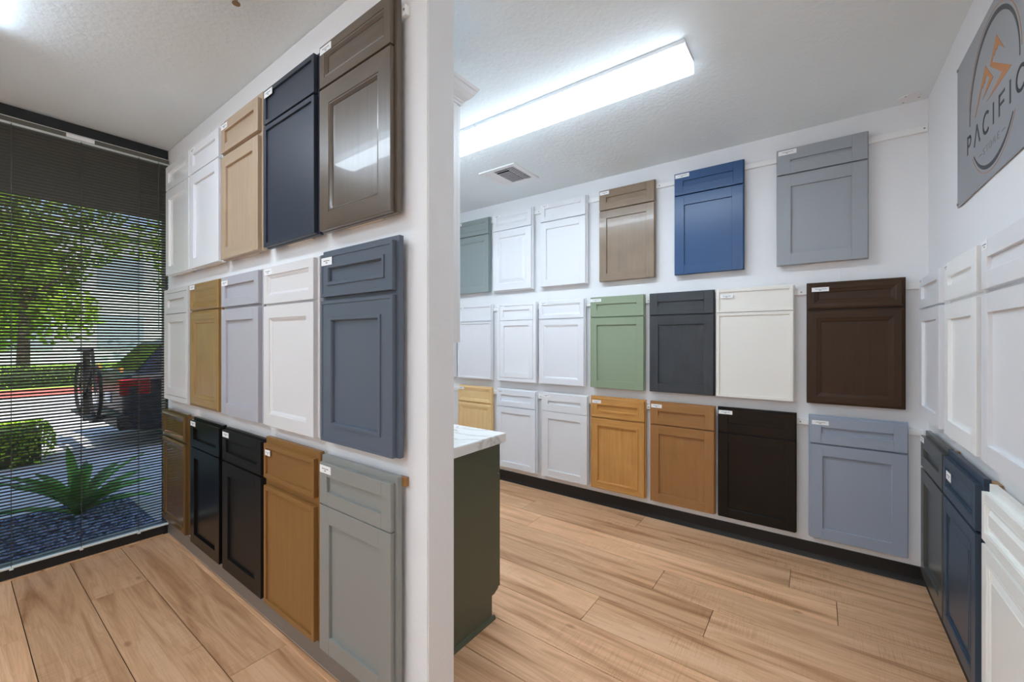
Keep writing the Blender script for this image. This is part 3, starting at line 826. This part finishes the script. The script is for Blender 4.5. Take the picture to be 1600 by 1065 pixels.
sp = empty('sprinkler_head', (-1.822, 0.668, H)); tag(sp, 'small brass fire sprinkler head at the top edge of the picture', 'sprinkler')
M['brass'] = metal('sprinkler_brass', (150, 125, 95), 0.35)
M['chrome'] = metal('sprinkler_chrome', (190, 190, 192), 0.25)
MB().tube((0, 0, -0.004), (0, 0, 0), 0.034, 0.036, n=24).build('escutcheon', M['white_metal'], sp)
MB().tube((0, 0, -0.022), (0, 0, -0.004), 0.009, n=12).build('body', M['brass'], sp)
MB().tube((-0.012, 0, -0.022), (-0.006, 0, -0.046), 0.0022, n=6).tube((0.012, 0, -0.022), (0.006, 0, -0.046), 0.0022, n=6).build('arm_frame', M['brass'], sp)
MB().tube((0, 0, -0.050), (0, 0, -0.047), 0.014, n=16).build('deflector', M['brass'], sp)

# ------------------------------------------------------------------ kitchen run behind the partition
M['olive'] = paint('olive_green', (87, 91, 74), 0.36, 1.0)
XE = -1.300
def base_unit(x0, x1, label):
    o = empty('base_cabinet', ((x0 + x1) / 2, YP2, 0)); tag(o, label, 'cabinet', 'olive base cabinets behind the partition')
    hw = (x1 - x0) / 2
    MB().prism([(0.0, 0.0), (0.531, 0.0), (0.531, 0.118), (0.548, 0.118), (0.581, 0.135), (0.581, 0.868), (0.0, 0.868)], -hw, hw, 'X').build('body', M['olive'], o)
    y = 0.581
    box('drawer_front', M['olive'], o, -hw + 0.003, hw - 0.003, y, y + 0.019, 0.715, 0.862, bevel=0.002)
    d = box('door', M['olive'], o, -hw + 0.063, hw - 0.063, y, y + 0.010, 0.20, 0.65)
    for p, q in ((-hw + 0.003, -hw + 0.066), (hw - 0.066, hw - 0.003)):
        box('stile', M['olive'], d, p, q, y, y + 0.019, 0.138, 0.709, bevel=0.0015)
    for p, q in ((0.138, 0.201), (0.646, 0.709)):
        box('rail', M['olive'], d, -hw + 0.066, hw - 0.066, y, y + 0.019, p, q, bevel=0.001)
    return o
bc = base_unit(-1.90, XE, 'dark olive green base cabinet under the white worktop')
hw = 0.30
MB().prism([(hw, 0.0), (hw + 0.012, 0.0), (hw + 0.012, 0.010), (hw + 0.008, 0.018), (hw, 0.020)], 0.0, 0.545, 'Y').build('shoe_moulding', M['olive'], bc)
base_unit(-2.80, -1.902, 'dark olive base cabinet farther along behind the partition')
def quartz():
    m, nt, b = nmat('white_quartz')
    tc = N(nt, 'ShaderNodeTexCoord')
    no = N(nt, 'ShaderNodeTexNoise'); no.inputs['Scale'].default_value = 3.0; no.inputs['Detail'].default_value = 6; no.inputs['Distortion'].default_value = 1.2
    nt.links.new(tc.outputs['Object'], no.inputs['Vector'])
    cr = N(nt, 'ShaderNodeValToRGB'); e = cr.color_ramp.elements
    e[0].position = 0.47; e[0].color = col4((232, 231, 228), 1.05)
    e[1].position = 0.53; e[1].color = col4((232, 231, 228), 1.05)
    x = e.new(0.50); x.color = col4((205, 202, 196), 1.05)
    nt.links.new(no.outputs[0], cr.inputs[0]); nt.links.new(cr.outputs[0], b.inputs['Base Color'])
    b.inputs['Roughness'].default_value = 0.22
    return m
M['quartz'] = quartz()
ct = box('worktop', M['quartz'], None, -2.80, XE + 0.028, YP2 + 0.001, 1.683, 0.8685, 0.914, bevel=0.003, seg=2)
tag(ct, 'white quartz worktop on the olive base cabinets', 'worktop')
M['cab_white'] = paint('cabinet_white', (226, 226, 226), 0.4, 1.1)
def upper_unit(x0, x1, label, ret):
    o = empty('upper_cabinet', ((x0 + x1) / 2, YP2, 1.372)); tag(o, label, 'cabinet', 'white upper cabinets behind the partition')
    hw = (x1 - x0) / 2; hh = 1.068
    box('body', M['cab_white'], o, -hw, hw, 0.0, 0.286, 0, hh, bevel=0.001)
    y = 0.287
    d = box('door', M['cab_white'], o, -hw + 0.06, hw - 0.06, y, y + 0.010, 0.06, hh - 0.06)
    for p, q in ((-hw + 0.002, -hw + 0.063), (hw - 0.063, hw - 0.002)):
        box('stile', M['cab_white'], d, p, q, y, y + 0.019, 0.002, hh - 0.002, bevel=0.001)
    for p, q in ((0.002, 0.063), (hh - 0.063, hh - 0.002)):
        box('rail', M['cab_white'], d, -hw + 0.063, hw - 0.063, y, y + 0.019, p, q, bevel=0.001)
    # crown: profile (out, up) run along the front and returned along the end
    prof = [(0.0, 0.0), (0.006, 0.0), (0.006, 0.010), (0.012, 0.014), (0.012, 0.020), (0.018, 0.024), (0.030, 0.034), (0.044, 0.052), (0.052, 0.068), (0.056, 0.070), (0.062, 0.082), (0.0, 0.082)]
    V = []; F = []; n = len(prof)
    e = 1 if ret else 0
    for k in range(3):
        for a_, u in prof:
            if k == 0: V.append((-hw, 0.306 + a_, hh + u))
            elif k == 1: V.append((hw + a_ * e, 0.306 + a_, hh + u))
            else: V.append((hw + a_ * e, 0.0, hh + u))
    for k in range(2 if ret else 1):
        for i in range(n):
            F.append((k * n + i, k * n + (i + 1) % n, (k + 1) * n + (i + 1) % n, (k + 1) * n + i))
    F.append(tuple(range(n)))
    MB().add(V, F).build('crown_moulding', M['cab_white'], o)
    return o
upper_unit(-1.90, XE, 'white upper cabinet with crown moulding just behind the partition end', True)
upper_unit(-2.80, -1.902, 'white upper cabinet farther along behind the partition', False)

# ------------------------------------------------------------------ outside the window
def leafmat(name, c, k=1.0):
    m, nt, b = nmat(name)
    oi = N(nt, 'ShaderNodeTexCoord')
    no = N(nt, 'ShaderNodeTexNoise'); no.inputs['Scale'].default_value = 2.2
    nt.links.new(oi.outputs['Object'], no.inputs['Vector'])
    cr = N(nt, 'ShaderNodeValToRGB')
    cr.color_ramp.elements[0].position = 0.35; cr.color_ramp.elements[1].position = 0.65
    cr.color_ramp.elements[0].color = col4([v * 0.72 for v in c], k)
    cr.color_ramp.elements[1].color = col4([min(255, v * 1.15) for v in c], k)
    nt.links.new(no.outputs[0], cr.inputs[0]); nt.links.new(cr.outputs[0], b.inputs['Base Color'])
    b.inputs['Roughness'].default_value = 0.5
    # thin leaves let light through
    b.inputs['Transmission Weight'].default_value = 0.0
    tl = N(nt, 'ShaderNodeBsdfTranslucent'); nt.links.new(cr.outputs[0], tl.inputs[0])
    mx = N(nt, 'ShaderNodeMixShader'); mx.inputs[0].default_value = 0.35
    out = [q for q in nt.nodes if q.type == 'OUTPUT_MATERIAL'][0]
    nt.links.new(b.outputs[0], mx.inputs[1]); nt.links.new(tl.outputs[0], mx.inputs[2]); nt.links.new(mx.outputs[0], out.inputs[0])
    return m
def noisy(name, c1, c2, scale, rough=0.85):
    m, nt, b = nmat(name)
    tc = N(nt, 'ShaderNodeTexCoord'); no = N(nt, 'ShaderNodeTexNoise'); no.inputs['Scale'].default_value = scale; no.inputs['Detail'].default_value = 5
    nt.links.new(tc.outputs['Object'], no.inputs['Vector'])
    cr = N(nt, 'ShaderNodeValToRGB'); cr.color_ramp.elements[0].position = 0.35; cr.color_ramp.elements[1].position = 0.65
    cr.color_ramp.elements[0].color = col4(c1); cr.color_ramp.elements[1].color = col4(c2)
    nt.links.new(no.outputs[0], cr.inputs[0]); nt.links.new(cr.outputs[0], b.inputs['Base Color'])
    b.inputs['Roughness'].default_value = rough
    return m
GZ = -0.06
so = box('trim_3', paint('soffit_grey', (120, 112, 100), 0.8, 1.0), None, -5.95, XW - 0.151, -8, 9, H + 0.0, H + 0.3); tag(so, 'roof overhang above the window outside', kind='structure')
rf = box('roof', paint('roof_grey', (120, 118, 115), 0.8, 1.0), None, -5.95, 6.0, -8, 9, H + 0.30, H + 0.42); tag(rf, 'flat roof of the building', kind='structure')
g = box('ground_pavement', noisy('concrete', (168, 168, 166), (190, 189, 186), 3), None, -9.4, XW - 0.10, -14, 20, GZ - 0.12, GZ); tag(g, 'concrete walk outside the window', kind='structure')
g = box('ground_road', noisy('asphalt', (150, 148, 146), (176, 174, 170), 5), None, -16.6, -9.4, -20, 30, GZ - 0.14, GZ - 0.02); tag(g, 'pale asphalt lane in the sun outside', kind='structure')
g = box('ground_curb', paint('curb_red', (206, 96, 84), 0.7, 1.0), None, -16.95, -16.6, -20, 30, GZ - 0.14, GZ + 0.13, bevel=0.02); tag(g, 'red painted kerb across the lane', kind='structure')
g = box('ground_lawn', noisy('lawn', (96, 130, 40), (132, 168, 62), 6), None, -60, -16.95, -45, 60, GZ - 0.14, GZ + 0.10); tag(g, 'sunlit lawn beyond the red kerb', kind='structure')
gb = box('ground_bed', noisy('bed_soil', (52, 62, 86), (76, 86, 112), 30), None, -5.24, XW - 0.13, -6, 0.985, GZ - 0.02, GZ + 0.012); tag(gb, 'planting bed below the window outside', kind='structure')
# gravel stones
rg = random.Random(3)
mb = MB()
for i in range(4200):
    x = rg.uniform(-5.22, XW - 0.15); y = rg.uniform(-1.9, 0.97); r = rg.uniform(0.010, 0.024)
    c = Vector((x, y, GZ + 0.012 + r * 0.35))
    rot = Matrix.Rotation(rg.uniform(0, 6.28), 3, 'Z')
    V = [c + rot @ Vector((r * a_ * rg.uniform(0.7, 1.3), r * b_ * rg.uniform(0.7, 1.3), r * d_ * 0.7)) for a_, b_, d_ in ((1, 0, 0), (0, 1, 0), (-1, 0, 0), (0, -1, 0), (0, 0, 1), (0, 0, -1))]
    mb.add(V, [(0, 1, 4), (1, 2, 4), (2, 3, 4), (3, 0, 4), (1, 0, 5), (2, 1, 5), (3, 2, 5), (0, 3, 5)])
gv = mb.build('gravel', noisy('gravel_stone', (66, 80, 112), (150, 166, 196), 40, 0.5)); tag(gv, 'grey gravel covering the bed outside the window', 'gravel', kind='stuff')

M['agave'] = leafmat('agave_leaf', (124, 178, 88))
def agave(x, y, r, n, label, seed):
    q = random.Random(seed)
    o = empty('agave_plant', (x, y, GZ + 0.012)); tag(o, label, 'plant', 'spiky plants in the gravel bed')
    for i in range(n):
        az = i * 2.39996 + q.uniform(-0.2, 0.2)
        el = R(q.uniform(30, 80)); L = r * q.uniform(0.75, 1.1); wd = 0.042 * r / 0.5 * q.uniform(0.8, 1.2)
        V = []; F = []
        d = Vector((math.cos(az), math.sin(az), 0)); sd = Vector((-math.sin(az), math.cos(az), 0))
        m_ = 6
        for k in range(m_ + 1):
            t = k / m_
            e = el - 0.35 * t
            p = d * (L * t * math.cos(e)) + Vector((0, 0, L * t * math.sin(e)))
            ww = wd * (0.75 + 1.3 * t) * (1 - t) ** 0.6 if t < 1 else 0.0
            ww = max(ww, 0.0008)
            nrm = Vector((0, 0, 1)) * math.cos(e) - d * math.sin(e)
            V += [p - sd * ww + nrm * ww * 0.45, p - nrm * 0.003, p + sd * ww + nrm * ww * 0.45]
        for k in range(m_):
            F += [(3 * k, 3 * k + 1, 3 * k + 4, 3 * k + 3), (3 * k + 1, 3 * k + 2, 3 * k + 5, 3 * k + 4)]
        MB().add(V, F).build('leaf', M['agave'], o, smooth=True)
agave(-4.90, 0.64, 0.58, 22, 'green spiky agave in the gravel bed nearest the partition', 1)
agave(-5.0, -0.20, 0.50, 20, 'green spiky agave at the left edge of the window view', 2)
agave(-4.75, -0.75, 0.55, 18, 'green spiky agave farther along the gravel bed', 5)

def leaf_cloud(mb, c, rx, ry, rz, n, size, q, shell=0.55):
    for i in range(n):
        while True:
            v = Vector((q.uniform(-1, 1), q.uniform(-1, 1), q.uniform(-1, 1)))
            if shell < v.length <= 1: break
        p = Vector(c) + Vector((v.x * rx, v.y * ry, v.z * rz))
        a_ = Vector((q.uniform(-1, 1), q.uniform(-1, 1), q.uniform(-0.6, 0.6))).normalized()
        b_ = a_.cross(Vector((q.uniform(-1, 1), q.uniform(-1, 1), q.uniform(-1, 1)))).normalized()
        s = size * q.uniform(0.6, 1.3)
        mb.add([p - a_ * s, p - b_ * s * 0.45, p + a_ * s, p + b_ * s * 0.45], [(0, 1, 2, 3)])
M['bark'] = noisy('bark', (84, 72, 60), (112, 98, 84), 8)
def tree(x, y, h, rad, c, label, seed, n=6500, low=0.22):
    q = random.Random(seed)
    o = empty('leafy_tree', (x, y, GZ + 0.1)); tag(o, label, 'tree', 'trees beyond the lane')
    t = MB().tube((0, 0, -0.2), (0.1, 0.05, h * 0.45), 0.17, 0.11, n=10)
    for k in range(6):
        a_ = k * 1.05 + q.uniform(-0.3, 0.3)
        t.tube((0.1, 0.05, h * (0.34 + 0.02 * k)), (math.cos(a_) * rad * 0.6, math.sin(a_) * rad * 0.6, h * (0.55 + 0.05 * k)), 0.07, 0.02, n=7)
    t.build('trunk', M['bark'], o)
    mb = MB()
    for k in range(16):
        a_ = q.uniform(0, 6.28); rr = rad * q.uniform(0.15, 0.75)
        leaf_cloud(mb, (math.cos(a_) * rr, math.sin(a_) * rr, h * q.uniform(low, 0.92)), rad * 0.45, rad * 0.45, h * 0.14, n // 16, 0.13, q, 0.3)
    mb.build('foliage', leafmat('foliage_%d' % seed, c), o)
tree(-20.5, -5.0, 7.5, 3.0, (168, 196, 62), 'broad yellow-green tree left of the main tree across the lane', 11)
tree(-21.2, 1.5, 7.0, 2.4, (150, 182, 58), 'leafy yellow-green tree straight across the lane in the window view', 12)
tree(-26.8, 8.0, 8.5, 3.0, (160, 192, 66), 'lighter green tree with a high crown behind the parked car', 13, 5000, 0.48)
tree(-25.0, -12.6, 8.5, 3.4, (150, 180, 56), 'tall tree farther left beyond the lane', 14)
tree(-27.8, -0.2, 8.2, 2.6, (164, 194, 60), 'rounded tree standing right behind the main tree', 16)
tree(-27.0, 15.5, 9.0, 3.4, (156, 186, 62), 'distant tree at the right of the window view', 15)

def hedge(x0, x1, y0, y1, z1, label, c, seed, n):
    q = random.Random(seed)
    o = empty('hedge', ((x0 + x1) / 2, (y0 + y1) / 2, GZ)); tag(o, label, 'hedge')
    hx, hy = (x1 - x0) / 2, (y1 - y0) / 2
    MB().prism([(-hx * 0.85, 0.0), (hx * 0.85, 0), (hx * 0.95, z1 * 0.5), (hx * 0.7, z1 * 0.86), (-hx * 0.7, z1 * 0.86), (-hx * 0.95, z1 * 0.5)], -hy * 0.93, hy * 0.93, 'Y').build('core', paint('hedge_core_%d' % seed, (46, 60, 30), 0.9, 1.0, bmp=0), o)
    mb = MB()
    for i in range(n):
        t = q.uniform(0, math.pi); yy = q.uniform(-hy, hy)
        e = min(1.0, (hy - abs(yy)) / 0.18 + 0.55)
        p = Vector((math.copysign(abs(math.cos(t)) ** 0.6, math.cos(t)) * hx * e, yy, z1 * math.sin(t) ** 0.6 * min(1, e + 0.1)))
        a_ = Vector((q.uniform(-1, 1), q.uniform(-1, 1), q.uniform(-1, 1))).normalized()
        b_ = a_.cross(Vector((q.uniform(-1, 1), q.uniform(-1, 1), q.uniform(-1, 1)))).normalized()
        s = q.uniform(0.018, 0.034)
        mb.add([p - a_ * s, p - b_ * s * 0.5, p + a_ * s, p + b_ * s * 0.5], [(0, 1, 2, 3)])
    mb.build('foliage', leafmat('hedge_leaf_%d' % seed, c), o)
hedge(-8.35, -7.25, -3.2, 0.80, 0.44, 'low clipped hedge beside the walk outside', (160, 192, 60), 21, 9000)
hedge(-18.9, -17.6, -9.0, 7.0, 0.75, 'long green hedge beyond the red kerb', (158, 196, 62), 22, 9000)

# distant building
bd = empty('office_building', (-38, 14, GZ)); tag(bd, 'pale grey office building far behind the trees', 'building')
pale = noisy('render_pale', (186, 190, 194), (200, 204, 208), 0.6)
box('wall', pale, bd, -5, 5, -22, 22, 0, 7.5)
box('parapet', pale, bd, -5.15, 5.15, -22.15, 22.15, 7.5, 8.0)
wg = paint('far_glass', (150, 164, 176), 0.3, 1.0, bmp=0)
for i in range(11):
    for z in (1.0, 4.4):
        box('window', wg, bd, 4.98, 5.06, -20 + i * 3.7, -18 + i * 3.7, z, z + 1.9)

# parked car, rear towards the hedge
M['car_paint'] = paint('car_navy', (20, 25, 40), 0.35, 1.0, spec=0.3, coat=0.15, bmp=0)
M['car_glass'] = paint('car_glass', (26, 30, 36), 0.06, 1.0, bmp=0)
M['tyre'] = paint('tyre', (24, 24, 25), 0.8, 1.0, bmp=0)
M['alloy'] = metal('alloy_wheel', (170, 172, 176), 0.35)
M['lamp_red'] = paint('tail_lamp_red', (150, 16, 24), 0.15, 1.0, bmp=0)
M['lamp_amber'] = paint('reflector_amber', (226, 150, 70), 0.2, 1.0, bmp=0)
M['trim_black'] = paint('car_trim_black', (28, 28, 30), 0.5, 1.0, bmp=0)
ca = empty('parked_car', (-8.20, 1.38, GZ)); tag(ca, 'dark navy car parked outside, seen from its rear corner', 'car')
def loft(secs):
    """secs: list of (y, [(x, z)...]) closed sections with equal counts"""
    V = []; F = []; n = len(secs[0][1])
    for y, s in secs: V += [(x, y, z) for x, z in s]
    for k in range(len(secs) - 1):
        for i in range(n):
            j = (i + 1) % n
            F.append((k * n + i, k * n + j, (k + 1) * n + j, (k + 1) * n + i))
    F += [tuple(range(n)), tuple(range((len(secs) - 1) * n, len(secs) * n))[::-1]]
    return V, F
def body_sec(hw, z0, z1, sh):
    return [(-hw * 0.92, z0), (hw * 0.92, z0), (hw, z0 + 0.12), (hw, z1 - 0.16), (hw * sh, z1), (-hw * sh, z1), (-hw, z1 - 0.16), (-hw, z0 + 0.12)]
bs = [(0.0, body_sec(0.80, 0.34, 0.92, 0.90)), (0.07, body_sec(0.88, 0.24, 0.98, 0.92)), (0.5, body_sec(0.91, 0.20, 1.02, 0.93)), (1.5, body_sec(0.92, 0.19, 1.00, 0.93)), (3.0, body_sec(0.92, 0.19, 0.98, 0.93)), (3.9, body_sec(0.90, 0.21, 0.92, 0.90)), (4.45, body_sec(0.84, 0.26, 0.78, 0.86)), (4.6, body_sec(0.70, 0.32, 0.66, 0.85))]
MB().add(*loft(bs)).build('body', M['car_paint'], ca, bevel=0.02)
cab = [(0.16, body_sec(0.80, 0.93, 1.00, 0.96)), (0.50, body_sec(0.80, 0.93, 1.44, 0.74)), (0.95, body_sec(0.81, 0.93, 1.52, 0.74)), (2.2, body_sec(0.81, 0.93, 1.53, 0.74)), (2.75, body_sec(0.80, 0.93, 1.42, 0.74)), (3.45, body_sec(0.78, 0.90, 0.96, 0.9))]
def cab_sec(hw, zb_, zt):
    return [(-hw, zb_), (hw, zb_), (hw * 0.90, zb_ + (zt - zb_) * 0.75), (hw * 0.74, zt), (-hw * 0.74, zt), (-hw * 0.90, zb_ + (zt - zb_) * 0.75)]
cs = [(0.14, cab_sec(0.82, 0.93, 0.97)), (0.48, cab_sec(0.82, 0.93, 1.40)), (0.95, cab_sec(0.83, 0.93, 1.50)), (2.1, cab_sec(0.83, 0.93, 1.51)), (2.6, cab_sec(0.82, 0.93, 1.42)), (3.45, cab_sec(0.80, 0.90, 0.95))]
MB().add(*loft(cs)).build('roof_cabin', M['car_paint'], ca, bevel=0.015)
def quad(name, pts, mat, parent, th=0.012):
    a_, b_, c_ = Vector(pts[0]), Vector(pts[1]), Vector(pts[2])
    nrm = (b_ - a_).cross(c_ - a_).normalized() * th
    n = len(pts)
    V = [Vector(p) - nrm for p in pts] + [Vector(p) + nrm for p in pts]
    F = [tuple(range(n))[::-1], tuple(range(n, 2 * n))] + [(i, (i + 1) % n, n + (i + 1) % n, n + i) for i in range(n)]
    return MB().add(V, F).build(name, mat, parent)
quad('rear_window', [(-0.66, 0.165, 1.005), (0.66, 0.165, 1.005), (0.58, 0.455, 1.365), (-0.58, 0.455, 1.365)], M['car_glass'], ca)
for s in (-1, 1):
    quad('side_window', [(s * 0.815, 0.75, 1.0), (s * 0.815, 1.70, 1.0), (s * 0.755, 1.70, 1.34), (s * 0.755, 0.85, 1.32)], M['car_glass'], ca)
    quad('side_window', [(s * 0.815, 1.78, 1.0), (s * 0.805, 2.85, 1.0), (s * 0.765, 2.45, 1.30), (s * 0.755, 1.78, 1.34)], M['car_glass'], ca)
    MB().add(*loft([(-0.035, [(s * 0.66, 0.72), (s * 0.83, 0.72), (s * 0.85, 0.92), (s * 0.68, 0.92)]), (0.26, [(s * 0.66, 0.72), (s * 0.925, 0.72), (s * 0.925, 0.93), (s * 0.68, 0.93)])])).build('tail_light', M['lamp_red'], ca, bevel=0.01)
    box('reflector', M['lamp_amber'], ca, *(sorted((s * 0.60, s * 0.74)) + [-0.01, 0.02, 1.02, 1.08]))
    MB().add(*([(s * 0.92, 2.62, 0.98), (s * 1.08, 2.60, 0.99), (s * 1.08, 2.60, 1.13), (s * 0.92, 2.62, 1.12), (s * 0.92, 2.74, 0.98), (s * 1.06, 2.70, 1.0), (s * 1.06, 2.70, 1.12), (s * 0.92, 2.74, 1.12)], [(0, 1, 2, 3), (7, 6, 5, 4), (0, 4, 5, 1), (1, 5, 6, 2), (2, 6, 7, 3), (3, 7, 4, 0)])).build('mirror', M['car_paint'], ca, bevel=0.02)
box('rear_bumper', M['trim_black'], ca, -0.86, 0.86, -0.06, 0.12, 0.26, 0.46, bevel=0.03)
box('number_plate', M['white_metal'], ca, -0.16, 0.16, -0.012, 0.01, 0.56, 0.70)
for y in (0.85, 3.60):
    for s in (-1, 1):
        cxx = s * 0.80
        wh = MB().tube((cxx - 0.11, y, 0.33), (cxx + 0.11, y, 0.33), 0.325, n=28).build('wheel', M['tyre'], ca, bevel=0.02)
        MB().tube((cxx + s * 0.105, y, 0.33), (cxx + s * 0.119, y, 0.33), 0.215, 0.19, n=20).build('rim', M['alloy'], wh)

# bicycle on a carrier behind the car
M['bike_black'] = paint('bicycle_black', (26, 27, 30), 0.4, 1.0, bmp=0)
bk = empty('bicycle', (-7.95, 1.13, GZ)); tag(bk, 'black bicycle carried upright behind the parked car', 'bicycle')
zc = 0.78
for x in (-0.52, 0.52):
    wl = MB().torus((x, 0, zc), 0.325, 0.02, 'Y', n=32, m=6).build('wheel', M['tyre'], bk)
    spk = MB()
    for k in range(10):
        a_ = k * math.pi / 5
        spk.tube((x, 0, zc), (x + 0.31 * math.cos(a_), 0, zc + 0.31 * math.sin(a_)), 0.003, n=4)
    spk.build('spokes', M['alloy'], wl)
fr = MB()
for p, q in (((-0.52, 0, zc), (-0.06, 0, zc - 0.03)), ((-0.52, 0, zc), (-0.18, 0, zc + 0.42)), ((-0.06, 0, zc - 0.03), (-0.20, 0, zc + 0.50)), ((-0.06, 0, zc - 0.03), (0.36, 0, zc + 0.36)), ((-0.18, 0, zc + 0.42), (0.34, 0, zc + 0.44)), ((0.32, 0, zc + 0.52), (0.52, 0, zc))):
    fr.tube(p, q, 0.018, n=8)
fr.build('frame', M['bike_black'], bk)
MB().box(-0.33, -0.08, -0.06, 0.06, zc + 0.50, zc + 0.55).build('saddle', M['bike_black'], bk, bevel=0.02)
MB().tube((0.33, -0.28, zc + 0.56), (0.33, 0.28, zc + 0.56), 0.014, n=8).tube((0.32, 0, zc + 0.48), (0.33, 0, zc + 0.57), 0.014, n=8).build('handlebar', M['bike_black'], bk)
ck = empty('bicycle_carrier', (-8.05, 1.13, GZ)); tag(ck, 'black hitch carrier holding the bicycle behind the car', 'bike rack')
MB().box(-0.03, 0.03, 0.0, 0.188, 0.34, 0.40).box(-0.03, 0.03, -0.03, 0.04, 0.34, 1.30).build('mast', M['trim_black'], ck)
MB().box(-0.75, 0.75, -0.05, 0.05, 0.405, 0.435).build('tray', M['trim_black'], ck)
